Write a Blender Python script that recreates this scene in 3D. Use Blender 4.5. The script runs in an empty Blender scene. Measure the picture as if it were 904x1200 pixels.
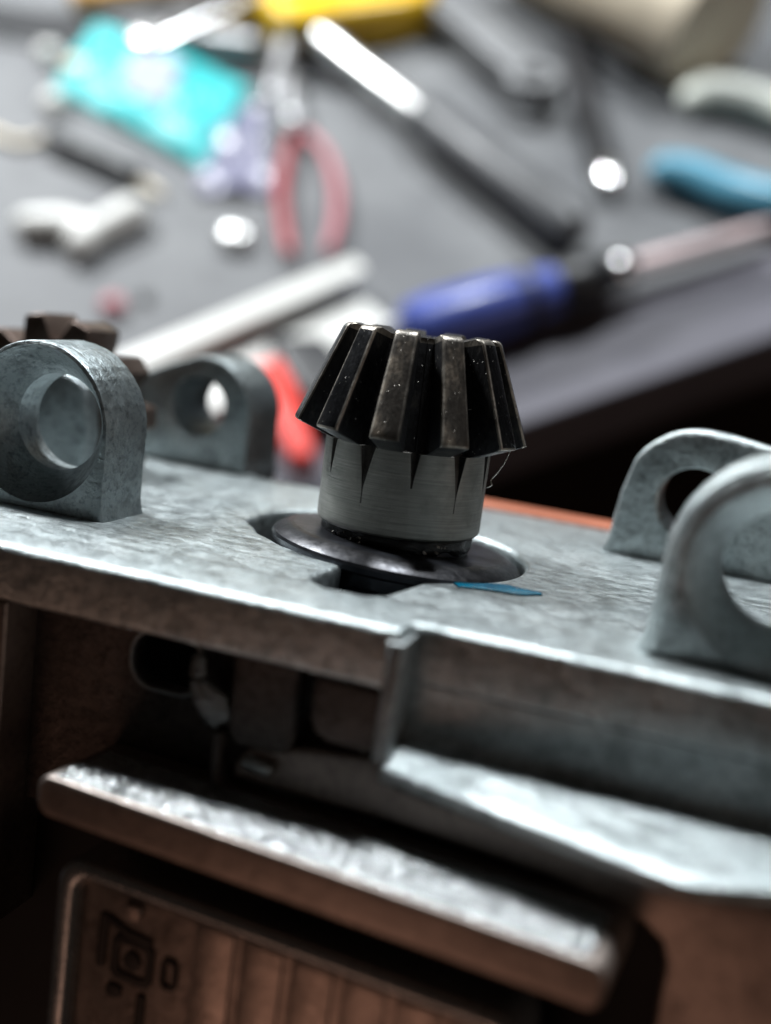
import bpy, bmesh, math, random
from mathutils import Vector, Matrix, noise as mnoise
random.seed(7)
S = 0.001                                   # all sizes below are written in millimetres
R = math.radians
scn = bpy.context.scene
COL = scn.collection

# ------------------------------------------------------------------ camera
cd = bpy.data.cameras.new('camera'); cam = bpy.data.objects.new('camera', cd); COL.objects.link(cam)
cam.location = (0, 0, 0.213); cam.rotation_euler = (R(40), 0, 0)
cd.sensor_fit = 'VERTICAL'; cd.sensor_height = 36; cd.sensor_width = 27.12; cd.lens = 40.8
cd.clip_start = 0.005; cd.clip_end = 20
cd.dof.use_dof = True; cd.dof.focus_distance = 0.0945; cd.dof.aperture_fstop = 12.0
scn.camera = cam
# ------------------------------------------------------------------ dim warm room
w = bpy.data.worlds.new('World'); scn.world = w; w.use_nodes = True
bg = w.node_tree.nodes['Background']; bg.inputs[0].default_value = (1.0, 0.80, 0.68, 1); bg.inputs[1].default_value = 0.012
# ------------------------------------------------------------------ lamps of the workshop, plus two added warm fills
def area(name, loc, aim, size, power, col):
    l = bpy.data.lights.new(name, 'AREA'); l.shape = 'DISK'; l.size = size*S; l.energy = power; l.color = col
    o = bpy.data.objects.new(name, l); COL.objects.link(o)
    o.location = Vector(loc)*S
    o.rotation_euler = (Vector(aim)-Vector(loc)).to_track_quat('-Z', 'Y').to_euler()
    return o
area('bench_lamp', (150, 530, 580), (0, 230, 20), 80, 5.0, (0.93, 0.97, 1.0))
area('left_lamp', (-300, 630, 430), (-60, 240, 20), 110, 7.2, (0.95, 0.98, 1.0))
area('warm_fill_right', (800, -420, 330), (0, 60, 110), 600, .6, (1.0, 0.76, 0.63))  # added fill, not a workshop lamp: warms hub and front faces from the right
area('warm_bounce_fill', (-270, -390, 80), (10, 40, 110), 260, .15, (1.0, 0.55, 0.39))  # added low fill in place of warm bounce off hands and lap
scn.view_settings.view_transform = 'Standard'; scn.view_settings.look = 'None'
scn.view_settings.exposure = 0; scn.view_settings.gamma = 1
scn.cycles.use_denoising = True; scn.cycles.max_bounces = 6; scn.cycles.caustics_reflective = False

# ------------------------------------------------------------------ materials
class NT:
    def __init__(s, name):
        s.m = bpy.data.materials.new(name); s.m.use_nodes = True
        s.t = s.m.node_tree; s.b = s.t.nodes['Principled BSDF']
        s.tc = s.t.nodes.new('ShaderNodeTexCoord')
    def n(s, typ, **kw):
        x = s.t.nodes.new(typ)
        for k, v in kw.items():
            if k in x.inputs: x.inputs[k].default_value = v
            else: setattr(x, k, v)
        return x
    def l(s, a, b): s.t.links.new(a, b)
    def coord(s, scale=(1, 1, 1)):
        mp = s.n('ShaderNodeMapping'); mp.inputs['Scale'].default_value = tuple(c/S for c in scale)
        s.l(s.tc.outputs['Object'], mp.inputs['Vector']); return mp.outputs['Vector']
    def noise(s, scale, detail=4, rough=.55, st=(1, 1, 1)):
        x = s.n('ShaderNodeTexNoise', Scale=scale, Detail=detail, Roughness=rough)
        s.l(s.coord(st), x.inputs['Vector']); return x.outputs['Fac']
    def ramp(s, f, stops):
        r = s.n('ShaderNodeValToRGB'); e = r.color_ramp.elements
        while len(e) < len(stops): e.new(.5)
        for i, (p, c) in enumerate(stops):
            e[i].position = p; e[i].color = (c, c, c, 1) if not isinstance(c, tuple) else (*c, 1)
        s.l(f, r.inputs[0]); return r.outputs[0]
    def mix(s, f, a, b):
        x = s.n('ShaderNodeMix', data_type='RGBA')
        for sock, v in ((x.inputs[0], f), (x.inputs[6], a), (x.inputs[7], b)):
            if hasattr(v, 'links'): s.l(v, sock)
            elif isinstance(v, tuple): sock.default_value = (*v, 1)
            else: sock.default_value = v
        return x.outputs[2]
    def bump(s, h, dist, strength=1.0, prev=None):
        b = s.n('ShaderNodeBump'); b.inputs['Distance'].default_value = dist*S; b.inputs['Strength'].default_value = strength
        s.l(h, b.inputs['Height'])
        if prev is not None: s.l(prev, b.inputs['Normal'])
        s.l(b.outputs[0], s.b.inputs['Normal']); return b.outputs[0]
    def set(s, **kw):
        for k, v in kw.items():
            k = {'col': 'Base Color', 'rough': 'Roughness', 'metal': 'Metallic', 'trans': 'Transmission Weight', 'coat': 'Coat Weight', 'spec': 'Specular IOR Level'}.get(k, k)
            i = s.b.inputs[k]
            if hasattr(v, 'links'): s.l(v, i)
            elif isinstance(v, tuple): i.default_value = (*v, 1)
            else: i.default_value = v
        return s.m

def cast_metal(name, a, b, c, rough=(.34, .6), metal=.85, bump=.14, scl=1.0, stain=.55):
    t = NT(name)
    big = t.noise(.16*scl, 5, .6); fine = t.noise(1.7*scl, 6, .7); mid = t.noise(.55*scl, 4, .6, (1, 1.6, 1))
    blot = t.noise(.30*scl, 8, .72); streak = t.noise(.5*scl, 6, .7, (.6, 1.7, 1.2))
    c1 = t.mix(t.ramp(big, [(.35, 0.), (.65, 1.)]), a, b)
    c2 = t.mix(t.ramp(fine, [(.50, 0.), (.66, .75)]), c1, c)
    c3 = t.mix(t.ramp(blot, [(.52, 0.), (.62, stain)]), c2, tuple(x*.42 for x in a))
    c4 = t.mix(t.ramp(streak, [(.58, 0.), (.72, .28)]), c3, tuple(min(1, x*1.35) for x in b))
    rg = t.ramp(mid, [(.3, rough[0]), (.7, rough[1])])
    b1 = t.bump(mid, bump*2.2, .8)
    b2 = t.bump(streak, bump*.9, .6, b1)
    b3 = t.bump(fine, bump*1.1, .8, b2)
    b4 = t.bump(t.noise(4.5*scl, 3, .6), bump*.45, .8, b3)
    return t.set(col=c4, rough=rg, metal=metal)

def plain(name, col, rough=.5, metal=0., var=.18, scl=.08, bump=.02, **kw):
    t = NT(name); f = t.noise(scl, 5, .6)
    lo = tuple(c*(1-var) for c in col); hi = tuple(min(1, c*(1+var)) for c in col)
    t.bump(t.noise(scl*8, 4), bump, .6)
    return t.set(col=t.mix(t.ramp(f, [(.3, 0.), (.7, 1.)]), lo, hi), rough=t.ramp(f, [(.3, max(.02, rough-.06)), (.7, min(1, rough+.08))]), metal=metal, **kw)

MT = {}
MT['zinc'] = cast_metal('cast_zinc', (.52, .585, .595), (.64, .70, .705), (.25, .30, .315), (.27, .50), .93, .12)
MT['zinc_ear'] = cast_metal('cast_zinc_ear', (.33, .385, .40), (.44, .49, .50), (.15, .18, .19), (.30, .50), .9, .09)
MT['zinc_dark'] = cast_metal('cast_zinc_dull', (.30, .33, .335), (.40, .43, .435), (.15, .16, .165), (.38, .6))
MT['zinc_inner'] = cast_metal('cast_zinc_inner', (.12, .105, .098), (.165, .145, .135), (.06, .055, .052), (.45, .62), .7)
MT['casing'] = cast_metal('painted_casing', (.38, .325, .295), (.46, .39, .35), (.26, .22, .20), (.38, .48), .8, .04, 1., .3)
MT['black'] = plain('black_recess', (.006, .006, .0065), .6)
MT['black_steel'] = plain('blackened_steel', (.045, .048, .056), .34, .75, .2, .7, .012)
t = NT('scuffed_black_steel'); p = t.noise(.7, 7, .7); q = t.noise(2.6, 4)
t.bump(q, .018, .8)
MT['scuff'] = t.set(col=t.mix(t.ramp(p, [(.46, 0.), (.68, 1.)]), (.04, .041, .045), (.09, .09, .095)), rough=t.ramp(q, [(.3, .30), (.7, .46)]), metal=.85)
MT['grease'] = plain('black_grease', (.006, .006, .006), .12, 0, .3, .8, .15)
MT['orange'] = plain('orange_plastic', (.42, .13, .065), .45)
MT['blue_ink'] = plain('blue_marker_ink', (.0, .15, .25), .22, 0, .4, .6)

def speck(t, col, dens, scale, speckcol):
    v = t.n('ShaderNodeTexVoronoi', Scale=scale); t.l(t.coord(), v.inputs['Vector'])
    near = t.ramp(v.outputs['Distance'], [(.06, 1.), (.2, 0.)])
    sel = t.ramp(v.outputs['Color'], [(dens, 0.), (dens+.01, 1.)])
    clus = t.ramp(t.noise(.55, 3), [(.52, 0.), (.60, 1.)])
    m0 = t.n('ShaderNodeMath', operation='MULTIPLY'); t.l(near, m0.inputs[0]); t.l(sel, m0.inputs[1])
    mul = t.n('ShaderNodeMath', operation='MULTIPLY'); t.l(m0.outputs[0], mul.inputs[0]); t.l(clus, mul.inputs[1])
    return t.mix(mul.outputs[0], col, speckcol), mul.outputs[0]

t = NT('turned_steel')
lathe = t.noise(1.0, 5, .65, (.25, .25, 7)); st = t.noise(.5, 4, .6)
c = t.mix(t.ramp(lathe, [(.3, 0.), (.7, 1.)]), (.20, .193, .178), (.30, .288, .262))
c = t.mix(t.ramp(st, [(.50, 0.), (.72, .55)]), c, (.16, .15, .135))
t.bump(lathe, .035, .9)
MT['steel'] = t.set(col=c, rough=t.ramp(st, [(.3, .46), (.7, .6)]), metal=.92)

def tooth_mat(name, a, b, wear, amount, rough):
    t = NT(name)
    p = t.noise(.45, 6, .65, (1, 1, .45)); fine = t.noise(3.2, 4, .6, (1, 1, .5))
    c = t.mix(t.ramp(p, [(amount, 0.), (amount+.16, 1.)]), a, wear)
    c = t.mix(t.ramp(fine, [(.45, 0.), (.7, .6)]), c, b)
    c, m = speck(t, c, .52, 3.4, (.62, .59, .52))
    b1 = t.bump(fine, .05, .9); b2 = t.bump(m, .08, 1., b1)
    return t.set(col=c, rough=t.ramp(p, [(.35, rough), (.65, rough+.2)]), metal=.85)
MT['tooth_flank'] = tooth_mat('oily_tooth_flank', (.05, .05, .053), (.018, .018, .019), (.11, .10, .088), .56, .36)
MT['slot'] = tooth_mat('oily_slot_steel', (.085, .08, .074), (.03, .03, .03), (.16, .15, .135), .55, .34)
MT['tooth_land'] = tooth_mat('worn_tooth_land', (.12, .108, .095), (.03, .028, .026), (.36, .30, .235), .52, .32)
MT['edge'] = plain('bright_worn_edge', (.62, .58, .53), .28, 1., .3, 1.2, .06)
t = NT('brown_gear_metal'); p = t.noise(.5, 5)
t.bump(t.noise(2., 4), .06, .8)
MT['brown'] = t.set(col=t.mix(p, (.11, .075, .06), (.25, .19, .16)), rough=.42, metal=.7)

# ------------------------------------------------------------------ object helpers
def link(name, me, mat, parent=None, loc=None, sharp=35):
    o = bpy.data.objects.new(name, me); COL.objects.link(o)
    if mat is not None:
        for m in (mat if isinstance(mat, (list, tuple)) else [mat]): me.materials.append(m)
    if parent: o.parent = parent
    if loc: o.location = Vector(loc)*S
    if sharp is not None:
        for p in me.polygons: p.use_smooth = True
        me.set_sharp_from_angle(angle=R(sharp))
    return o
def mesh(name, vs, fs, mat, parent=None, loc=None, sharp=35, mi=None):
    me = bpy.data.meshes.new(name); me.from_pydata([Vector(v)*S for v in vs], [], fs); me.update()
    bm = bmesh.new(); bm.from_mesh(me); bmesh.ops.recalc_face_normals(bm, faces=bm.faces); bm.to_mesh(me); bm.free()
    if mi: me.polygons.foreach_set('material_index', mi)
    return link(name, me, mat, parent, loc, sharp)
def empty(name, loc=(0, 0, 0), rot=(0, 0, 0), parent=None):
    o = bpy.data.objects.new(name, None); COL.objects.link(o); o.empty_display_size = .005
    o.location = Vector(loc)*S; o.rotation_euler = rot
    if parent: o.parent = parent
    return o
def tag(o, label, cat, group=None):
    o['label'] = label; o['category'] = cat
    if group: o['group'] = group
    return o
def struct(o): o['kind'] = 'structure'; return o

def shape(name, outlines, z0, z1, bev, mat, parent=None, loc=None, res=2):
    """flat outline(s) with holes, extruded from z0 to z1 with rounded arrises"""
    cu = bpy.data.curves.new(name, 'CURVE'); cu.dimensions = '2D'; cu.fill_mode = 'BOTH'
    cu.extrude = max(.0001, ((z1-z0)/2-bev)*S); cu.bevel_depth = bev*S; cu.bevel_resolution = res; cu.offset = -bev*S
    for pts in outlines:
        sp = cu.splines.new('POLY'); sp.points.add(len(pts)-1); sp.use_cyclic_u = True
        for i, p in enumerate(pts): sp.points[i].co = (p[0]*S, p[1]*S, 0, 1)
    tmp = bpy.data.objects.new('tmp', cu); COL.objects.link(tmp)
    bpy.context.view_layer.update()
    me = bpy.data.meshes.new_from_object(tmp.evaluated_get(bpy.context.evaluated_depsgraph_get()))
    bpy.data.objects.remove(tmp); bpy.data.curves.remove(cu)
    me.name = name; me.materials.clear()
    bm = bmesh.new(); bm.from_mesh(me); bmesh.ops.remove_doubles(bm, verts=bm.verts, dist=1e-6)
    bmesh.ops.translate(bm, verts=bm.verts, vec=(0, 0, (z0+z1)/2*S)); bm.to_mesh(me); bm.free()
    return link(name, me, mat, parent, loc, 40)
def shape_xz(name, outlines, y0, y1, bev, mat, parent=None, loc=None):
    """the same, outline in x/z, extruded along y"""
    o = shape(name, outlines, -y1, -y0, bev, mat, parent, loc)
    o.data.transform(Matrix.Rotation(R(90), 4, 'X')); o.data.update(); return o
def rrect(x0, x1, y0, y1, r, n=6):
    p = []
    for cx, cy, a in ((x1-r, y1-r, 0), (x0+r, y1-r, 90), (x0+r, y0+r, 180), (x1-r, y0+r, 270)):
        for i in range(n+1):
            q = R(a+90*i/n); p.append((cx+r*math.cos(q), cy+r*math.sin(q)))
    return p
def arc(cx, cy, r, a0, a1, n=16):
    return [(cx+r*math.cos(R(a0+(a1-a0)*i/n)), cy+r*math.sin(R(a0+(a1-a0)*i/n))) for i in range(n+1)]
def lathe_mesh(name, prof, mat, parent=None, loc=None, n=64, sharp=35):
    vs = []; fs = []
    for r, z in prof:
        for i in range(n): a = 2*math.pi*i/n; vs.append((r*math.cos(a), r*math.sin(a), z))
    for k in range(len(prof)-1):
        for i in range(n):
            j = (i+1) % n; fs.append((k*n+i, k*n+j, (k+1)*n+j, (k+1)*n+i))
    fs.append(tuple(range(n))[::-1]); fs.append(tuple((len(prof)-1)*n+i for i in range(n)))
    return mesh(name, vs, fs, mat, parent, loc, sharp)
def tube(name, pts, rad, mat, parent=None, loc=None, n=16, sub=8, flat=1.0):
    """round bar along a smooth line; rad is one number or one per point"""
    if not isinstance(rad, (list, tuple)): rad = [rad]*len(pts)
    P = [Vector(p) for p in pts]; path = []; rr = []
    for i in range(len(P)-1):
        p0 = P[max(i-1, 0)]; p1 = P[i]; p2 = P[i+1]; p3 = P[min(i+2, len(P)-1)]
        for k in range(sub):
            u = k/sub
            path.append(.5*((2*p1)+(p2-p0)*u+(2*p0-5*p1+4*p2-p3)*u*u+(3*p1-p0-3*p2+p3)*u**3)); rr.append(rad[i]+(rad[i+1]-rad[i])*u)
    path.append(P[-1]); rr.append(rad[-1])
    # rounded ends
    d0 = (path[0]-path[1]).normalized(); d1 = (path[-1]-path[-2]).normalized()
    pre = [(path[0]+d0*rr[0]*math.sin(R(a)), rr[0]*math.cos(R(a))) for a in (85, 60, 30)]
    post = [(path[-1]+d1*rr[-1]*math.sin(R(a)), rr[-1]*math.cos(R(a))) for a in (30, 60, 85)]
    path = [p for p, _ in pre]+path+[p for p, _ in post]; rr = [r for _, r in pre]+rr+[r for _, r in post]
    vs = []; fs = []; up = Vector((0, 0, 1))
    for i, p in enumerate(path):
        t_ = (path[min(i+1, len(path)-1)]-path[max(i-1, 0)]).normalized()
        u = up if abs(t_.dot(up)) < .95 else Vector((0, 1, 0))
        b1 = t_.cross(u).normalized(); b2 = b1.cross(t_).normalized()
        for k in range(n):
            a = 2*math.pi*k/n; vs.append(p+b1*rr[i]*math.cos(a)+b2*rr[i]*flat*math.sin(a))
    for i in range(len(path)-1):
        for k in range(n):
            j = (k+1) % n; fs.append((i*n+k, i*n+j, (i+1)*n+j, (i+1)*n+k))
    fs.append(tuple(range(n))); fs.append(tuple((len(path)-1)*n+k for k in range(n)))
    return mesh(name, vs, fs, mat, parent, loc, 50)
def lug(name, outline, hc, rh, rc, dc, y0, y1, bev, mat, parent, groove=False):
    """ear with a countersunk hole along y; outline star-shaped about the hole"""
    def hit(a):
        d = (math.cos(a), math.sin(a)); best = None
        for i in range(len(outline)):
            p = outline[i]; q = outline[(i+1) % len(outline)]
            ex, ez = q[0]-p[0], q[1]-p[1]; den = d[0]*ez-d[1]*ex
            if abs(den) < 1e-9: continue
            wx, wz = p[0]-hc[0], p[1]-hc[1]
            s_ = (wx*ez-wz*ex)/den; u = (wx*d[1]-wz*d[0])/den
            if s_ > 0 and -1e-6 <= u <= 1+1e-6 and (best is None or s_ > best): best = s_
        return best
    ang = sorted([2*math.pi*i/120 for i in range(120)]+[math.atan2(p[1]-hc[1], p[0]-hc[0]) % (2*math.pi) for p in outline])
    ang = [a for i, a in enumerate(ang) if i == 0 or a-ang[i-1] > .004]
    seq = [('h', rh, y1), ('h', rh, y0+dc), ('h', rc, y0), ('h', rc+.12, y0), ('o', bev, y0), ('o', bev*.3, y0+bev*.3), ('o', 0, y0+bev)]
    if groove: seq += [('o', 0, y0+1.6), ('o', .32, y0+1.9), ('o', .28, y0+2.5), ('o', -.1, y0+2.9)]
    seq += [('o', 0, y1-.3), ('o', .3, y1)]
    out = [hit(a) for a in ang]; n = len(ang); vs = []; fs = []
    for k, v, y in seq:
        for i, a in enumerate(ang):
            wob = 1+.012*mnoise.noise(Vector((math.cos(a)*2.2, math.sin(a)*2.2, y*.2+hc[0])))
            r = min(v, out[i]-.35) if k == 'h' else out[i]*wob-v
            px, pz = hc[0]+r*math.cos(a), hc[1]+r*math.sin(a)
            if k == 'o' and pz < 1.6: px += (1 if px > hc[0] else -1)*.35*((1.6-max(pz, 0))/1.6)**2
            vs.append((px, y, pz))
    m = len(seq)
    for k in range(m):
        for i in range(n):
            j = (i+1) % n; k2 = (k+1) % m
            fs.append((k*n+i, k*n+j, k2*n+j, k2*n+i))
    return mesh(name, vs, fs, mat, parent, None, 32)

# ------------------------------------------------------------------ where the machine is held: its own axes in the room
ROT = Matrix(((0.9392987, 0.3181109, 0.1285432), (-0.3241516, 0.7000038, 0.6363336), (0.1124439, -0.6393748, 0.7606289)))
MW = Matrix.Translation(Vector((0.80882, 62.02569, 134.505))*S) @ ROT.to_4x4()
def on_machine(name, loc=(0, 0, 0), rot=None):
    o = empty(name); o.matrix_world = MW @ Matrix.Translation(Vector(loc)*S) @ (rot or Matrix.Identity(4)); return o

# ================================================================== SETTING
def sl(x): return 194+.465*x                 # near edge of the bench top
struct(mesh('floor', [(-900, -900, -420), (900, -900, -420), (900, 900, -420), (-900, 900, -420)], [(0, 1, 2, 3)],
            plain('dark_floor', (.035, .022, .017), .7)))
MT['bench'] = plain('grey_laminate', (.11, .107, .128), .65, 0, .25, .02)
bt = shape('bench_top', [[(-420, sl(-420)), (420, sl(420)), (420, 1100), (-420, 1100)]], -22, -2, 1.5, MT['bench']); struct(bt)
t = NT('grey_work_mat'); f1 = t.noise(.02, 4); f2 = t.noise(.7, 4)
t.bump(f2, .06, .7)
f3 = t.noise(.09, 7, .7)
cm = t.mix(t.ramp(f1, [(.36, 0.), (.64, 1.)]), (.085, .089, .095), (.16, .165, .169))
cm = t.mix(t.ramp(f3, [(.52, 0.), (.66, .6)]), cm, (.075, .076, .08))
MT['mat'] = t.set(col=cm, rough=t.ramp(f1, [(.3, .58), (.7, .72)]))
tag(shape('work_mat', [[(-400, sl(-400)+34), (400, sl(400)+34), (400, 1090), (-400, 1090)]], -1.9, 0, .6, MT['mat']),
    'large grey rubber work mat covering the bench', 'work mat')

# ================================================================== GEAR HOUSING
hs = on_machine('gear_housing')
tag(hs, 'cast grey metal gear housing with four mounting ears in the foreground', 'gear housing')
OPEN = [(-420, 11.9), (-390, 11.6), (-360, 11.3), (-330, 11.3), (-300, 12.0), (-270, 13.2), (-240, 14.2), (-210, 14.6), (-180, 13.7), (-160, 11.9), (-140, 10.7), (-120, 10.3), (-95, 10.5)]
def open_r(a):
    for (a0, r0), (a1, r1) in zip(OPEN, OPEN[1:]):
        if a0 <= a <= a1: u = (a-a0)/(a1-a0); return r0+(r1-r0)*(u*u*(3-2*u))
cut = [(open_r(a)*math.cos(R(a)), open_r(a)*math.sin(R(a))) for a in range(-95, -416, -4)]
notch = [(-.75, -11.2), (-.9, -13.0), (-1.0, -16.0), (-.3, -17.3), (.8, -17.9), (3.6, -18.0), (4.7, -17.0), (5.3, -13.5), (5.7, -11.0)]
hole = cut + notch[::-1]
back = [(46, 28.5), (-3, 28.5), (-6, 26), (-9, 22.3), (-12, 21.6), (-23, 21.8), (-24.6, 24), (-25, 30.5), (-52, 30.5)]
def wav(pts, amp=.16, step=1.4):
    o = []
    for i in range(len(pts)):
        p = Vector((*pts[i], 0)); q = Vector((*pts[(i+1) % len(pts)], 0)); L = (q-p).length; n = max(1, int(L/step))
        for k in range(n):
            r = p.lerp(q, k/n); o.append((r.x+amp*mnoise.noise(r*.35), r.y+amp*mnoise.noise(r*.35+Vector((9, 3, 1)))))
    return o
deck = shape('deck', [wav([(-52, -25), (-20, -25), (8.7, -25), (8.7, -22.4), (46, -22.4)]+back), hole], -4.2, 0, .55, MT['zinc'], hs, None, 3)
# front left rail below the deck, with its down-turned leg
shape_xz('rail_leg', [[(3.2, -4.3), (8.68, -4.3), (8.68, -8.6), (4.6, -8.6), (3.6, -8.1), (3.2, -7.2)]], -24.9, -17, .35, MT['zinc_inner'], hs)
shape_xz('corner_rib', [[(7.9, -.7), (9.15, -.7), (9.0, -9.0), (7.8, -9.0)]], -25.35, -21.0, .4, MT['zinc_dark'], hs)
shape_xz('rail_post', [[(-30, -4.3), (-20.9, -4.3), (-20.6, -30), (-30, -30)]], -24.9, -18, .4, MT['casing'], hs)
# scooped right wall and its ledge, one sheet of real thickness
prof = [(-22.3, -4.1), (-22.2, -4.8), (-22.1, -6.0), (-22.1, -7.0), (-22.25, -7.6), (-22.6, -8.0), (-23.2, -8.2)]
vs = []; fs = []; NX = 40
def ledge_front(x): return -24.9-.262*(min(x, 28.5)-8)+(.42*(x-28.5) if x > 28.5 else 0)
for i in range(NX+1):
    x = 8.6+(46-8.6)*i/NX
    col = list(prof); yf = ledge_front(x)
    for k in range(1, 7): col.append((-23.2+(yf+23.2)*k/6, -8.25-.75*k/6+.05*mnoise.noise(Vector((x*.3, k, 2)))))
    col += [(yf-.25, -9.2), (yf-.3, -9.8), (yf+.2, -10.3), (-16.5, -10.3), (-16.5, -4.1)]
    for y, z in col: vs.append((x, y, z))
m = len(prof)+6+5
for i in range(NX):
    for k in range(m):
        k2 = (k+1) % m; fs.append((i*m+k, i*m+k2, (i+1)*m+k2, (i+1)*m+k))
fs.append(tuple(range(m))); fs.append(tuple(NX*m+k for k in range(m)))
mesh('side_wall', vs, fs, MT['zinc'], hs, None, 38)

# ears
def ear(cx, cz, r, right, left, top_slope=None, n=18):
    p = [(right, -.4)]+[(cx+r*math.cos(R(a)), cz+r*math.sin(R(a))) for a in [180*i/n for i in range(n+1)]]
    return p+[(left, -.4)]
lug('ear', ear(-28.0, 7.0, 6.85, -21.1, -35), (-28.0, 7.0), 4.1, 6.45, 3.6, -13, -6.5, .35, MT['zinc_ear'], hs)
lb = [(-24.5, -.4), (-24.55, 6.0)]+arc(-30.6, 6.2, 6.05, 0, 95, 14)+[(-34.6, 10.9), (-38.3, 9.2), (-38.9, 8.6), (-38.4, -.4)]
lug('ear', lb, (-30.8, 6.7), 3.15, 3.3, .25, 21, 29.5, .4, MT['zinc_ear'], hs)
rb = [(36, -.4), (36, 11.5), (32, 11.55), (29.4, 11.75), (27.4, 12.05), (25.6, 12.3)]+arc(23.0, 5.9, 6.55, 82, 150, 12)+[(16.5, 6.0), (16.1, 3.0), (15.7, -.4)]
lug('ear', rb, (23.2, 5.9), 3.25, 3.5, .3, 16, 22.0, .35, MT['zinc'], hs, True)
rf = [(40, -.4), (39.5, 6.2)]+arc(31.3, 6.3, 8.0, 0, 168, 20)+[(23.2, 3.0), (23.0, -.4)]
lug('ear', rf, (31.0, 6.4), 4.0, 6.1, 3.6, -18.2, -11.5, 1.35, MT['zinc'], hs)
shape_xz('web', [[(-47, -.4), (-34, -.4), (-33.4, 4), (-34, 8.6), (-36, 9.8), (-47, 9.8)]], 3.5, 6.0, .5, MT['zinc_ear'], hs)
# small foot of casting flash in front of the right ear, blue marker stroke, orange rear cover
mk = [(7.9, -9.6), (8.8, -8.9), (10.2, -7.6), (11.6, -6.8), (13.0, -6.9), (14.5, -7.1), (14.6, -7.7), (13.6, -8.4), (12, -9.1), (10, -9.9), (8.4, -10.4)]
shape('marker_stroke', [wav(mk, .55, .35)], .012, .07, .025, MT['blue_ink'], hs)
pts = [(-2, 33), (46, 33), (46, 29), (-2, 29)]
shape('rear_cover', [pts], -9, .35, .6, MT['orange'], hs)
# ---- inside the opening below the rail
w_hole = rrect(-13.6, -7.9, -10.6, -6.4, 1.9)
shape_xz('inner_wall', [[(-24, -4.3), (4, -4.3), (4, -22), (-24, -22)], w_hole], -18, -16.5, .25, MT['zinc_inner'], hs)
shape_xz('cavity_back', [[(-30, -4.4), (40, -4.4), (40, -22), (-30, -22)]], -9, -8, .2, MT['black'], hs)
rim = rrect(-13.9, -7.6, -10.9, -6.1, 2.1); rim2 = rrect(-13.55, -7.95, -10.55, -6.45, 1.8)
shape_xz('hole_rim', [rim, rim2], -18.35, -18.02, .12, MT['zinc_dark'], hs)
pin = empty('latch', (0, 0, 0), parent=hs)
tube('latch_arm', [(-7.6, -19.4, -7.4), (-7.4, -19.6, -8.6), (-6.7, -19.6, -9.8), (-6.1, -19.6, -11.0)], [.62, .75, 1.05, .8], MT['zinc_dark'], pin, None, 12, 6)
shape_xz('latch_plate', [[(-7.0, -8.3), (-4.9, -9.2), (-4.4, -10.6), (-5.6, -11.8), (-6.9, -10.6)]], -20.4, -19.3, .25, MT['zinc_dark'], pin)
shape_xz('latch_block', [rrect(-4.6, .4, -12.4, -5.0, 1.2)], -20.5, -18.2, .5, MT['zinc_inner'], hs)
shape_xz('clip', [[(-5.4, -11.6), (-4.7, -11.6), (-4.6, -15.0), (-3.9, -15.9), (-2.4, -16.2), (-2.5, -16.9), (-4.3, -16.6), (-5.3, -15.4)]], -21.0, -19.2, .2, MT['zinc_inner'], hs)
tube('link_pin', [(-2.6, -20.6, -13.3), (-1.1, -20.9, -13.3)], .5, MT['zinc'], hs, None, 12, 3)
lathe_mesh('rivet', [(.2, 0), (.75, .1), (.9, .35), (.9, .9)], MT['zinc_dark'], hs, None, 20).matrix_local = Matrix.Translation(Vector((.6, -21.4, -12.3))*S) @ Matrix.Rotation(R(-90), 4, 'X')
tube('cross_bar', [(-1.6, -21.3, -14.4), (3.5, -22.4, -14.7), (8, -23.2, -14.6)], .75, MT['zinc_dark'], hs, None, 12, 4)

for o in hs.children:
    if o.name.split('.')[0] in ('inner_wall', 'hole_rim', 'latch', 'latch_block', 'clip', 'link_pin'): o.location += Vector((1.25, -3.0, 1.35))*S
# ---- lower cover: rim, black recess, grained bar and ribbed panel
lc = empty('lower_cover', (0, -30.6, -14), (0, 0, R(-5.2)), hs)
bpy.context.view_layer.update()
def lcs(name, outl, y0, y1, bev, mat, par=None): return shape_xz(name, outl, y0, y1, bev, mat, par or lc)
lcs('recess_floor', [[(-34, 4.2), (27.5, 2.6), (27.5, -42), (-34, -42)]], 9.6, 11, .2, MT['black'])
lcs('cover_rim', [[(-3.4, 1.6), (-2.4, 2.9), (2, 4.0), (8.2, 5.0), (8.8, 3.2), (46, 3.2), (46, -42), (27.6, -42), (27.6, -2.6), (27.2, -1.4), (26.0, -.6), (23.4, 0), (20, .5), (9, .75), (-3.4, .3)]], 7.3, 10.5, .4, MT['casing'])
# grained bar: rounded body with a pebbled top
bar = lcs('bar', [rrect(-14.2, 25.4, -2.9, 0, .95)], 0, 8.1, .22, MT['casing'])
vs = []; fs = []; nx, ny = 640, 100
random.seed(3)
for j in range(ny+1):
    for i in range(nx+1):
        x = -13.3+37.8*i/nx; y = .12+6.1*j/ny
        e = min(1, (min(i, nx-i))/6, min(j, ny-j)/4)
        dv = mnoise.voronoi(Vector((x*3.0, y*3.0, .3)))[0]; h = .18*math.sqrt(max(0, dv[1]-dv[0]))-.08+.05*mnoise.noise(Vector((x*1.3, y*1.3, 5)))
        vs.append((x, y, .02+(.12+h)*e-.2*(1-e)))
for j in range(ny):
    for i in range(nx): a = j*(nx+1)+i; fs.append((a, a+1, a+nx+2, a+nx+1))
MT['grain'] = cast_metal('grained_grey_paint', (.37, .395, .40), (.44, .46, .46), (.30, .32, .325), (.19, .28), .78, .03, 1., .2)
mesh('grained_top', vs, fs, MT['grain'], bar, None, None)
for p in bar.children[0].data.polygons: p.use_smooth = True
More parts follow.
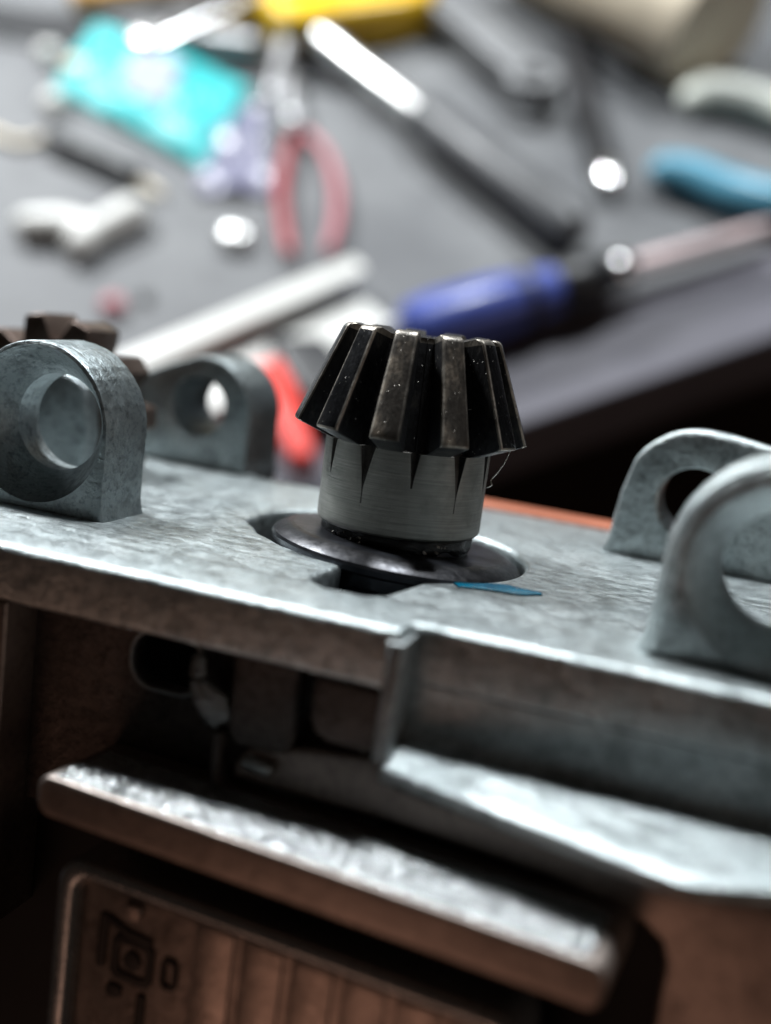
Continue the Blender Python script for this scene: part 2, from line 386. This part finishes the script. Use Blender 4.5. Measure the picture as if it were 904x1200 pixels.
MT['gloss'] = cast_metal('smoked_glossy_panel', (.36, .30, .265), (.43, .36, .32), (.26, .21, .185), (.28, .38), .8, .03)
pan = lcs('panel', [rrect(-13.2, 21.0, -41, -6.3, 2.0), rrect(-11.6, 19.6, -39.5, -7.5, 1.2)], 1.6, 6.5, .45, MT['grain'])
lcs('panel_plate', [rrect(-11.7, 19.7, -39.6, -7.4, 1.2)], 2.6, 4.6, .2, MT['gloss'], pan)
for k in range(6):
    x = -1.6+3.7*k
    lcs('panel_rib', [rrect(x-.6, x+2.5, -39, -7.9, .5)], 2.42, 2.9, .12, MT['gloss'], pan)
def ringp(cx, cz, r0, r1): return [arc(cx, cz, r0, 0, 360, 24)[:-1], arc(cx, cz, r1, 0, 360, 24)[:-1]]
MT['dark_print'] = plain('dark_printed_mark', (.02, .016, .014), .5)
em = [[rrect(-8.7, -5.2, -14.4, -11.0, .7), rrect(-8.1, -5.8, -13.8, -11.6, .5)], [arc(-6.95, -12.7, .75, 0, 360, 8)[:-1]], [rrect(-4.6, -3.2, -13.8, -11.4, .6), rrect(-4.2, -3.6, -13.4, -11.8, .28)], [rrect(-9.9, -9.2, -14.0, -9.9, .25)], [[(-9.1, -9.9), (-7.4, -10.5), (-5.4, -10.6), (-5.5, -11.1), (-7.6, -11.0), (-9.2, -10.5)]], [rrect(-8.9, -7.6, -15.9, -14.9, .4)], [rrect(-6.3, -5.6, -18, -14.9, .2)]]
for ol in em: lcs('panel_emblem', ol, 2.45, 2.62, .04, MT['dark_print'], pan)
lcs('panel_badge', [rrect(-7.9, -6.5, -9.5, -8.4, .3)], 2.1, 2.8, .12, MT['casing'], pan)

# ================================================================== BEARING FLANGE below the pinion
fl = on_machine('bearing_flange', (.2, 0, -.30), Matrix.Rotation(R(3.6), 4, Vector((-.299, .954, 0))) @ Matrix.Rotation(R(-1.5), 4, Vector((.954, .299, 0))))
tag(fl, 'round blackened steel flange under the pinion, sitting in the housing opening', 'flange')
fd = lathe_mesh('flange_disc', [(2, 1.02), (9.0, 1.0), (9.15, .99), (9.75, .84), (10.45, .45), (10.75, .2), (10.85, -.05), (10.8, -.5), (10.6, -.7), (9.0, -.75), (2, -.75)][::-1], [MT['black_steel'], MT['scuff']], fl, None, 128, 25)
for p in fd.data.polygons:
    rad = math.hypot(p.center.x, p.center.y)/S
    if 9.3 < rad < 10.6 and p.center.z > .1*S and len(p.vertices) == 4: p.material_index = 1
lathe_mesh('sleeve', [(9.5, -5.5), (9.5, -.65), (3, -.65)], MT['black_steel'], fl, None, 96)
lathe_mesh('socket_floor', [(14.8, -7), (14.8, -5.6), (3, -5.5)], MT['black'], fl, None, 64)
shape('key_block', [[(-.2, -17.4), (4.4, -17.4), (5.0, -9), (-.5, -9)]], -5, -1.9, .3, MT['black_steel'], fl)

# ================================================================== BEVEL PINION
pn = on_machine('bevel_pinion')
tag(pn, 'dark steel cone shaped pinion gear with worn teeth above a round black flange', 'gear')
NT_ = 11; GAP0 = R(-73.3+5.5); PITCH = 2*math.pi/NT_
def r_root(z): return 4.6+.1875*(18.45-z) if z >= 9 else 7.0-.63*max(0., (z-5.3)/3.7)**1.7 if z > 5.3 else 7.1
def w_root(z): return .06+.76*min(1, max(0, (z-5.6)/3.4)) if z < 9 else .82-.30*(z-9)/9.5
TANF = .22
OUT = [(1.95, 6.75), (2.15, 6.95), (2.35, 7.0), (3.2, 7.0), (4.4, 7.0), (5.4, 7.0), (5.8, 7.0), (6.2, 7.0), (6.8, 7.0), (7.4, 7.0), (8.0, 7.0), (8.6, 7.0), (9.0, 7.0)]
OUT2 = [(9.0, 7.0), (9.04, 7.1), (9.5, 8.3), (10.05, 9.68), (10.14, 9.82), (10.3, 9.82)]
for k in range(1, 13): OUT2.append((10.3+(18.1-10.3)*k/12, 9.82+(6.68-9.82)*k/12))
OUT2 += [(18.3, 6.52), (18.42, 6.3), (18.46, 6.0)]
NFL = 6; NLD = 5
SLOT = {0: (.42, .35), 1: (.85, -.1), 10: (1.0, -.15), 9: (.5, .4), 2: (.6, .2)}
def sector(z, ro, g0, ga=None, gb=None):
    """profile points from one gap centre to the next, (r, angle, land?)"""
    rr = r_root(z)
    h1, a1 = half_gap(z, ro, rr, ga); h2, a2 = half_gap(z, ro, rr, gb)
    land = [(ro, a1+(PITCH-a1-a2)*k/NLD) for k in range(1, NLD)]
    return [(r, g0+a) for r, a in h1+land+[(r, PITCH-a) for r, a in h2[::-1]]]
def half_gap(z, ro, rr, g):
    if g is not None:
        k_, dz = SLOT.get(g % NT_, (.9, 0)); u = max(0., min(1., (z-6)/3)); rr += dz*.19*(1-u)
    else: k_ = 1
    if rr >= ro-.01: return [(ro, .012*q/(NFL+4)) for q in range(NFL+5)], .012
    wr = w_root(z)*(k_ if g is None else k_*.62)
    half = []
    half.append((rr, 0.0)); half.append((rr, wr/rr))
    top = (wr+(ro-rr)*TANF)/ro
    for k in range(1, NFL+1):
        u = k/(NFL+1); r = rr+(ro-rr)*u; half.append((r, (wr+(r-rr)*TANF)/r))
    bv = min(.19, (ro-rr)*.3)
    half.append((ro-bv, (wr+(ro-bv-rr)*TANF)/(ro-bv))); half.append((ro-bv*.25, top+bv*.35/ro)); half.append((ro, top+bv/ro))
    return half, half[-1][1]
# hub: all sectors of the cylinder
rows = []
for z, ro in OUT:
    ring = []
    for g in range(NT_): ring += sector(z, ro, GAP0+PITCH*g, g, g+1)[:-1]
    rows.append([(r*math.cos(a), r*math.sin(a), z) for r, a in ring])
n = len(rows[0]); vs = [p for r_ in rows for p in r_]; fs = []
for k in range(len(rows)-1):
    for i in range(n): j = (i+1) % n; fs.append((k*n+i, k*n+j, (k+1)*n+j, (k+1)*n+i))
fs.append(tuple(range(n))); fs.append(tuple((len(rows)-1)*n+i for i in range(n)))
mi = []
per = n//NT_
for k in range(len(rows)-1):
    for i in range(n):
        q = i % per; lo = q < 1+1+NFL+1; hi = q >= per-(1+NFL+1); z = OUT[k+1][0]
        dz = SLOT.get((i//per+(1 if hi else 0)) % NT_, (.9, 0))[1]; u = max(0., min(1., (z-6)/3))
        mi.append(1 if (lo or hi) and r_root(z)+dz*.19*(1-u) < OUT[k+1][1]-.01 else 0)
mi += [0, 0]
mesh('hub', vs, fs, [MT['steel'], MT['slot']], pn, None, 30, mi)
# one tooth, then copies turned about the axis
rows = []
for z, ro in OUT2:
    pr = sector(z, ro, 0.0)
    sm = max(0., min(1., (z-15.5)/2.9)); sm = sm*sm*.30
    rows.append([(2.0*math.cos(PITCH), 2.0*math.sin(PITCH), z-sm*(ro-2.0)), (2.0, 0, z-sm*(ro-2.0))]+[(r*math.cos(a), r*math.sin(a), z-sm*(ro-r)) for r, a in pr])
n = len(rows[0]); vs = [p for r_ in rows for p in r_]; fs = []; mi = []
nh = 1+1+NFL+3
for k in range(len(rows)-1):
    for i in range(n):
        j = (i+1) % n; fs.append((k*n+i, k*n+j, (k+1)*n+j, (k+1)*n+i))
        q = i-2; bevel = q in (nh-3, nh-2) or q in (nh+NLD-1, nh+NLD)
        heel = OUT2[k][0] < 10.0; toe = OUT2[k][0] >= 18.05
        land_f = nh-1 <= q < nh+NLD-1
        mi.append(2 if (toe or bevel or 10.0 < OUT2[k][0] < 10.2 and land_f) and not heel else 1 if land_f and not heel else 0)
fs.append(tuple(range(n))); mi.append(0); fs.append(tuple((len(rows)-1)*n+i for i in range(n))); mi.append(0)
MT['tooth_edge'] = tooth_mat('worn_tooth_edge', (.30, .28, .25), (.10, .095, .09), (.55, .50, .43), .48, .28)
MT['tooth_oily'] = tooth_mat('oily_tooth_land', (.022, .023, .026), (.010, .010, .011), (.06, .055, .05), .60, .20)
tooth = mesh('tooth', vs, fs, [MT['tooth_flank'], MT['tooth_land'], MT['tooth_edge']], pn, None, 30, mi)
for g in range(NT_):
    o = tooth if g == 0 else tooth.copy()
    if g: COL.objects.link(o); o.parent = pn
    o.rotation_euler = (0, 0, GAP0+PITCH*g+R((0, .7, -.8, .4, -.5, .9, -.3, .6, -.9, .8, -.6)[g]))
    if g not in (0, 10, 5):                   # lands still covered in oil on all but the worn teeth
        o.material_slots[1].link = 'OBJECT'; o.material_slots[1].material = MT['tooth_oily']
lathe_mesh('shaft', [(6.3, .0), (6.3, 2.0), (2.1, 2.0), (2.1, 17.0), (1.9, 17.3), (.5, 17.35)], MT['black_steel'], pn, None, 48)
# grease squeezed out under the hub
vs = []; fs = []; n = 120; m = 12
for i in range(n):
    a = 2*math.pi*i/n
    for k in range(m):
        b = 2*math.pi*k/m
        q = 1+.7*mnoise.noise(Vector((math.cos(a)*6, math.sin(a)*6, k*.15)))
        r = 6.1+(.42*q)*math.cos(b)*.9; z = 1.3+.7*math.sin(b)*(.8+.4*q)
        vs.append((r*math.cos(a), r*math.sin(a), z))
for i in range(n):
    for k in range(m):
        j = (i+1) % n; l = (k+1) % m; fs.append((i*m+k, j*m+k, j*m+l, i*m+l))
mesh('grease_bead', vs, fs, MT['grease'], pn, None, None)
for p in pn.children: pass
for o in pn.children:
    if o.name.startswith('grease_bead'):
        for p in o.data.polygons: p.use_smooth = True
# metal chips caught in the grease
random.seed(11)
base_chip = None
for k in range(16):
    a = R(-73.3)+random.choice((random.uniform(-1.0, -.45), random.uniform(.25, .75))); s_ = random.uniform(.10, .24)
    if base_chip is None:
        base_chip = mesh('metal_chip', [(-1, -.5, 0), (.8, -.7, .1), (1.1, .5, .3), (-.7, .6, .2), (0, 0, .8)], [(0, 1, 4), (1, 2, 4), (2, 3, 4), (3, 0, 4), (0, 3, 2, 1)], MT['edge'], pn, None, None); o = base_chip
    else:
        o = base_chip.copy(); COL.objects.link(o); o.parent = pn
    r = random.uniform(6.45, 6.75)
    o.location = Vector((r*math.cos(a), r*math.sin(a), 1.15+random.uniform(-.2, .45)))*S
    o.rotation_euler = [random.uniform(0, 6) for _ in range(3)]; o.scale = (s_, s_, s_)
# curled burr hanging from a heel edge
ca = R(-73.3+62)
bx, by = 9.3*math.cos(ca), 9.3*math.sin(ca)
tube('burr', [(bx, by, 10.0), (bx-.25, by-.1, 9.0), (bx-.75, by-.3, 8.0), (bx-1.1, by-.4, 7.4), (bx-1.0, by-.5, 7.0), (bx-1.4, by-.5, 6.7)], [.05, .05, .06, .06, .07, .05], MT['edge'], pn, None, 6, 5)

# ================================================================== BROWN GEAR behind the left ear
bgear = on_machine('spur_gear', (-42, 11.5, 5.0), Matrix.Rotation(R(90), 4, 'X') @ Matrix.Rotation(R(3), 4, 'Z'))
tag(bgear, 'brown toothed gear peeking out behind the left front ear', 'gear')
lathe_mesh('gear_body', [(3, -3), (7.4, -3), (7.4, 3), (3, 3)], MT['brown'], bgear, None, 48)
bt0 = None
for k in range(11):
    if bt0 is None:
        tz = [(-1.75, 7.2), (1.75, 7.2), (1.25, 9.6), (.9, 9.95), (-.9, 9.95), (-1.25, 9.6)]
        bt0 = shape('gear_tooth', [[(y, -x) for x, y in tz]], -3, 3, .25, MT['brown'], bgear); o = bt0
    else:
        o = bt0.copy(); COL.objects.link(o); o.parent = bgear
    o.rotation_euler = (0, 0, 2*math.pi*k/11)

# ================================================================== THINGS ON THE BENCH (mm, mat surface at z = 0)
P_ = lambda n, c, r=.45, m=0., **k: plain(n, c, r, m, **k)
MT['chrome'] = P_('polished_chrome', (.62, .62, .62), .24, 1., var=.05)
MT['satin_white'] = P_('brushed_bright_steel', (.66, .66, .65), .36, 1., var=.05)
MT['pale_steel'] = P_('dull_pale_steel', (.20, .205, .21), .5, .4)
MT['dark_steel'] = P_('dark_oiled_steel', (.13, .13, .135), .42, .9)
MT['satin'] = P_('satin_steel', (.45, .45, .46), .38, 1.)
MT['tool_grey'] = P_('grey_tool_plastic', (.065, .068, .072), .42)
MT['tool_black'] = P_('black_tool_plastic', (.012, .013, .015), .4)
MT['white'] = P_('white_plastic', (.64, .64, .61), .4, var=.05)
MT['pearl'] = P_('white_gloss', (.82, .82, .80), .2, var=.04)
MT['cream'] = P_('cream_card', (.74, .65, .50), .6, var=.12)
MT['blue'] = P_('blue_handle', (.06, .09, .34), .3)
MT['ltblue'] = P_('light_blue_grip', (.09, .30, .42), .35)
MT['greygreen'] = P_('grey_green_grip', (.66, .69, .62), .4)
MT['red'] = P_('red_grip', (.36, .06, .07), .4)
MT['pinkred'] = P_('faded_red_grip', (.40, .14, .16), .4)
MT['brightred'] = P_('bright_red_plastic', (.75, .035, .02), .4)
MT['yellow'] = P_('yellow_handle', (.82, .50, .012), .35)
MT['amber'] = P_('amber_wood', (.60, .33, .09), .5)
MT['lilac'] = P_('lilac_film', (.17, .17, .24), .3)
MT['copper'] = P_('pinkish_steel', (.55, .45, .45), .5, .7)
t = NT('turquoise_film'); f = t.noise(.05, 4)
t.bump(t.noise(.12, 3), 1.2, .5)
MT['turq'] = t.set(col=t.mix(f, (.02, .36, .37), (.045, .48, .49)), rough=.45)
MT['print'] = P_('lilac_print', (.30, .33, .42), .6)

def along(name, a, b, z=0.):                  # an Empty at a with its x axis pointing to b
    a = Vector((a[0], a[1], z)); b = Vector((b[0], b[1], z)); d = b-a
    o = empty(name, a, (0, 0, math.atan2(d.y, d.x))); return o, d.length
def turned(name, prof, mat, par, z, n=28):    # profile (x, r) along the local x axis
    o = lathe_mesh(name, [(max(r, .05), x) for x, r in prof], mat, par, None, n, 35)
    o.data.transform(Matrix.Translation((0, 0, z*S)) @ Matrix.Rotation(R(90), 4, 'Y')); o.data.update(); return o

o, L = along('fabric_strap', (-165, 420), (-8, 376)); tag(o, 'black fabric strap lying under the yellow tool behind the packet', 'strap')
shape('strap_band', [wav(rrect(0, L, -11, 11, 2), 1.2, 6)], .15, 1.6, .4, MT['tool_black'], o)
shape('strap_hem', [wav(rrect(0, L, 8.2, 10.6, 1), 1.0, 6)], 1.4, 2.3, .3, MT['tool_black'], o)
# blue screwdriver, handle towards the gear
o, L = along('screwdriver', (4, 233), (107, 277))
tag(o, 'blue handled screwdriver with black collar lying at the mat edge behind the pinion', 'screwdriver')
turned('handle', [(0, 2), (.6, 5), (3, 7.6), (10, 8.6), (28, 8.4), (40, 7.2), (47, 6.4)], MT['blue'], o, 8.6)
turned('handle_band', [(35, 7.9), (35.3, 8.15), (38, 8.0), (38.4, 7.5)], MT['tool_black'], o, 8.6)
turned('collar', [(46, 6.6), (48, 7.6), (55, 7.8), (60, 6.8), (63, 5.0)], MT['tool_black'], o, 8.6)
turned('ferrule', [(62.5, 4.6), (64, 5.4), (68, 5.4), (70, 4.0)], MT['chrome'], o, 8.6)
turned('shaft', [(69, 3.0), (110, 2.9), (118, 2.2), (119, .4)], MT['copper'], o, 8.6)
# chrome-necked tool with grey handle
o, L = along('ratchet_wrench', (-23, 388), (56, 274))
tag(o, 'long tool with shiny chrome neck and dark grey handle lying diagonally mid mat', 'wrench')
turned('neck', [(0, 2.5), (2, 4.4), (14, 4.6), (20, 3.8), (58, 4.4), (62, 5.5)], MT['satin_white'], o, 9)
turned('handle', [(61, 6.0), (66, 7.4), (100, 7.2), (128, 7.6), (136, 6), (138.5, 2)], MT['tool_grey'], o, 9)
# dark flat spanner beside it
o, L = along('spanner', (10, 428), (53, 349))
tag(o, 'dull grey steel spanner with rounded end above the chrome-necked tool', 'spanner')
ol = [(-40, -6), (70, -6.5)]+arc(82, 0, 9.5, -140, 140, 16)+[(70, 6.5), (-40, 6)]
sp_ = shape('spanner_body', [ol, arc(82, 0, 4.4, 0, 360, 20)[:-1]], 5, 14, 1.5, MT['pale_steel'], o)
# threaded bolt with polished tip
o, L = along('threaded_bolt', (65, 395), (69, 302))
tag(o, 'dark threaded bolt with a bright round tip standing out beside the spanner', 'bolt')
pr = []
for k in range(34): pr += [(k*2.4, 4.2), (k*2.4+.8, 4.2), (k*2.4+1.2, 3.3), (k*2.4+2.0, 3.3)]
turned('thread', pr, MT['dark_steel'], o, 4.4, 24)
turned('tip', [(81, 3.6), (84, 4.6), (88, 4.6), (91, 3.6), (92.2, 1.5)], MT['chrome'], o, 4.8)
# cream cardboard tube
o, L = along('cardboard_tube', (60, 438), (126, 350))
tag(o, 'thick cream cardboard tube at the top right corner', 'tube')
turned('tube_wall', [(-10, 22), (0, 23), (82, 23), (85, 22), (85, 21.5), (86, 18), (86, 1)], MT['cream'], o, 23, 48)
o, L = along('tube_shadow_block', (52, 436), (92, 376)); tag(o, 'flat black case lying against the cream tube', 'shadow block')  # black block added where only the tube's shadow falls
shape('shadow_block_body', [rrect(0, L, -8, 8, 3)], .1, 6, 1.2, MT['tool_black'], o)
shape('shadow_block_top', [rrect(1, L-1, -7, 7, 3)], 6.1, 8, .6, MT['tool_black'], o)
# pliers with pale blue and grey grips
o = empty('pliers', (144, 306, 0)); tag(o, 'pliers with one pale blue and one grey green curved grip at right', 'pliers')
tube('grip', [(-58, 4, 7), (-50, 1, 7), (-38, -8, 7), (-26, -13, 7), (-8, -13, 7), (14, -8, 7)], [5.2, 6, 6.4, 6.4, 6, 5], MT['ltblue'], o, None, 18)
tube('grip', [(-42, 46, 7), (-37, 49, 7), (-26, 46, 7), (-12, 36, 7), (0, 24, 7), (14, 6, 7)], [5, 5.6, 6, 6, 6, 5], MT['greygreen'], o, None, 18)
lathe_mesh('pivot', [(9, 0), (10, 1), (10, 12), (8, 13.5), (1, 13.5)], MT['satin'], o, (20, -2, 0), 32)
shape('jaw', [[(18, -10), (30, -9), (62, -2), (62, 2), (30, 6), (18, 8)]], 3, 12, 1.2, MT['satin'], o)
# small red handled cutters
o = empty('cutters', (-23, 320, 0)); tag(o, 'small cutters with two faded red grips between the packet and grey tool', 'cutters')
tube('grip', [(-7, 12, 4), (-8.5, 0, 4), (-9, -16, 4), (-7, -34, 4), (-5, -46, 4)], [1.6, 2.0, 2.1, 2.0, 1.8], MT['red'], o, None, 14)
tube('grip', [(-3, 16, 4), (4, 4, 4), (8, -14, 4), (8.4, -32, 4), (6.6, -45, 4)], [1.5, 1.8, 2.0, 2.0, 1.8], MT['pinkred'], o, None, 14)
lathe_mesh('pivot', [(4.5, 0), (5, .6), (5, 6.4), (4, 7), (.5, 7)], MT['tool_grey'], o, (-6, 20, 0), 24)
tube('jaw', [(-7, 22, 4), (-9, 40, 4), (-10, 58, 4)], [3.8, 3.2, 1.4], MT['satin'], o, None, 12)
# yellow handled nippers at the top
o = empty('nippers', (-18, 402, 0)); tag(o, 'yellow handled tool with two grey steel prongs at the top edge', 'nippers')
yh = shape('yellow_body', [[(-25, -2), (-20, -12), (-8, -14), (4, -9), (24, -4), (36, 3), (38, 24), (20, 44), (-14, 44), (-27, 22)]], 1, 17, 4, MT['yellow'], o)
tube('prong', [(-16, -6, 6), (-18, -26, 5), (-20, -44, 4)], [4, 3.4, 2.4], MT['satin'], o, None, 12)
tube('prong', [(-4, -8, 6), (0, -20, 5), (5, -30, 4)], [4, 3.6, 2.8], MT['satin'], o, None, 12)
# turquoise crumpled packet
o = empty('packet', (-83, 362, 0)); tag(o, 'crumpled turquoise foil packet with a pale lilac print', 'packet')
crn = [Vector((-31, 4, 0)), Vector((26, -44, 0)), Vector((37, 6, 0)), Vector((-24, 50, 0))]
def pk(u, v): return crn[0].lerp(crn[1], u).lerp(crn[3].lerp(crn[2], u), v)
vs = []; fs = []; n = 44
def pz(u, v): 
    b = (16*u*(1-u)*v*(1-v))**.35
    q = pk(u, v)*.055
    return 1+8*b*(.75+.35*mnoise.noise(q))+4.5*b*abs(mnoise.noise(q*2.2))+3*max(0, .25-u)*mnoise.noise(q*3)*4*b
for s_ in (0, 1):
    for j in range(n+1):
        for i in range(n+1):
            p = pk(i/n, j/n); vs.append((p.x, p.y, pz(i/n, j/n) if s_ == 0 else .3))
nn = (n+1)**2
for j in range(n):
    for i in range(n):
        a = j*(n+1)+i; fs.append((a, a+1, a+n+2, a+n+1)); fs.append((nn+a, nn+a+n+1, nn+a+n+2, nn+a+1))
for i in range(n):
    for a, b in ((i, i+1), ((n)*(n+1)+i, n*(n+1)+i+1), (i*(n+1), (i+1)*(n+1)), (i*(n+1)+n, (i+1)*(n+1)+n)): fs.append((a, b, nn+b, nn+a))
mesh('foil', vs, fs, MT['turq'], o, None, 60)
vs = []; fs = []; n = 14
for s_ in (0, .35):
    for j in range(n+1):
        for i in range(n+1):
            u = .47+.26*(i/n-.5)*2*.62+.06; v = .5+.4*(j/n-.5)*1.3; p = pk(u, v); vs.append((p.x, p.y, pz(u, v)+.25+s_))
nn = (n+1)**2
for j in range(n):
    for i in range(n):
        a = j*(n+1)+i; fs.append((a, a+n+1, a+n+2, a+1)); fs.append((nn+a, nn+a+1, nn+a+n+2, nn+a+n+1))
for i in range(n):
    for a, b in ((i, i+1), (n*(n+1)+i, n*(n+1)+i+1), (i*(n+1), (i+1)*(n+1)), (i*(n+1)+n, (i+1)*(n+1)+n)): fs.append((a, b, nn+b, nn+a))
mesh('print', vs, fs, MT['print'], o, None, 60)
# white ball, fitting, beads, scraps
def ball(name, loc, r, mat, label, cat, sq=1., group=None):
    o = lathe_mesh(name, [(r*math.sin(R(a)), r*sq*(1-math.cos(R(a)))) for a in (4, 20, 40, 60, 80, 100, 120, 140, 160, 176)], mat, None, loc, 28, 60)
    return tag(o, label, cat, group)
ball('white_bead', (-44.2, 283, 0), 5.4, MT['satin_white'], 'single shiny white round bead left of the red cutters', 'bead', .55)
o = empty('plastic_fitting', (-90, 281, 0)); tag(o, 'white three lobed plastic fitting on the left of the mat', 'fitting')
tube('lobe', [(-16, 5, 4.6), (-6, 5, 4.6), (4, 1, 4.6)], [4.2, 4.8, 4.6], MT['white'], o)
tube('lobe', [(4, 1, 4.6), (10, 7, 4.6), (14, 11, 4.6)], [4.2, 4.8, 5.2], MT['white'], o)
tube('lobe', [(3, 1, 4.6), (1, -4, 4.6)], [4.4, 4.6], MT['white'], o)
ball('red_bead', (-76, 252, 0), 3.6, MT['pinkred'], 'tiny faded red bead above the left ear', 'bead', .7)
ball('grey_bead', (-68, 257, 0), 2.2, MT['tool_grey'], 'very small grey bead just right of the red bead', 'bead', .7)
o, L = along('black_rod', (-109, 334), (-77, 312)); tag(o, 'short black plastic rod below the turquoise packet', 'rod')
turned('rod_body', [(0, 2.5), (.8, 3.6), (20, 3.8), (L-1, 3.6), (L, 2.2)], MT['tool_black'], o, 3.8)
turned('rod_ring', [(5, 3.9), (5.4, 4.2), (8, 4.2), (8.4, 3.9)], MT['tool_grey'], o, 3.8)
tag(tube('tan_wire', [(-165, 362, 1.6), (-138, 346, 1.6), (-120, 334, 1.6), (-110, 336, 1.6), (-98, 330, 1.6), (-70, 306, 1.6)], 1.5, MT['cream'], None, None, 10), 'thin tan wire running below the packet from the left edge', 'wire')
for k, (x, y, r, lb) in enumerate(((-119, 388, 4.2, 'pale bead farthest left of the packet'), (-107, 376, 4.6, 'tan bead touching the upper left corner of the packet'), (-111, 355, 4.4, 'pale bead at the lower left corner of the packet'))):
    ball('packet_bead', (x, y, 0), r, MT['cream'] if k == 1 else MT['white'], lb, 'bead', .8, 'beads beside the packet')
o, L = along('steel_bar', (-88, 384), (-28, 446)); tag(o, 'polished steel bar with rounded end above the turquoise packet', 'bar')
shape('bar_body', [rrect(0, 100, -9, 9, 8)], 1, 11, 3, MT['chrome'], o)
turned('bar_stud', [(52, 3), (53, 5), (58, 5.2), (60, 3)], MT['pearl'], o, 13)
o, L = along('grey_cylinder', (-72, 395), (-45, 389)); tag(o, 'small dull grey cylinder between the packet and the yellow tool', 'cylinder')
turned('cylinder_body', [(0, 3.5), (1, 4.6), (L-1, 4.6), (L, 3.5)], MT['satin'], o, 4.6)
turned('cylinder_band', [(6, 4.7), (6.4, 5.1), (9, 5.1), (9.4, 4.7)], MT['tool_grey'], o, 4.6)
o, L = along('wooden_stick', (-117, 424), (-72, 436)); tag(o, 'amber wooden stick at the top left edge', 'stick')
turned('stick_body', [(0, 3.4), (1, 5.0), (7, 5.0), (9, 3.2), (70, 3.2), (72, 2)], MT['amber'], o, 5)
# lilac film scrap
vs = []; fs = []; n = 14
for s_ in (0, .4):
    for j in range(n+1):
        for i in range(n+1):
            x = -58+22*i/n-5*j/n; y = 306+48*j/n; vs.append((x, y, 1+6*abs(mnoise.noise(Vector((x*.11, y*.09, 2))))+s_))
nn = (n+1)**2
for j in range(n):
    for i in range(n):
        a = j*(n+1)+i; fs.append((a, a+n+1, a+n+2, a+1)); fs.append((nn+a, nn+a+1, nn+a+n+2, nn+a+n+1))
for i in range(n):
    for a, b in ((i, i+1), (n*(n+1)+i, n*(n+1)+i+1), (i*(n+1), (i+1)*(n+1)), (i*(n+1)+n, (i+1)*(n+1)+n)): fs.append((a, b, nn+b, nn+a))
tag(mesh('film_scrap', vs, fs, MT['lilac'], None, None, 60), 'crumpled lilac plastic film between packet and red cutters', 'film')
# white strips
o, L = along('white_strip', (-92, 205), (-7, 263)); tag(o, 'narrow white plastic strip, upper of two, behind the left rear ear', 'strip')
shape('strip_body', [rrect(0, L, -3.6, 3.6, 1.5)], 5.5, 8.5, .6, MT['white'], o)
shape('strip_foot', [rrect(4, L-4, -2.4, 2.4, 1)], 0, 5.6, .4, MT['white'], o)
o, L = along('white_channel', (-66, 205), (-3, 250)); tag(o, 'wide white plastic channel just below the narrow strip', 'channel')
shape('channel_base', [rrect(0, L, -11, 5.2, 2)], .2, 3.0, .6, MT['white'], o)
shape('channel_lip', [rrect(0, L, -11, -8.6, 1)], 2.8, 6, .5, MT['white'], o)
# red and black tool between ear and pinion
o, L = along('red_clip', (-30, 222), (-20, 191)); tag(o, 'bright red plastic clip with black jaw seen between ear and pinion', 'clip')
shape('clip_body', [[(-2, -4.5), (10, -5), (L, -3), (L+2, 0), (L, 3), (10, 4.5), (-2, 4)]], 1, 8, 1.5, MT['brightred'], o)
shape('clip_jaw', [[(-10, 2), (2, 3), (14, 5), (22, 14), (14, 22), (-6, 16)]], 1, 9, 1.5, MT['tool_black'], o)
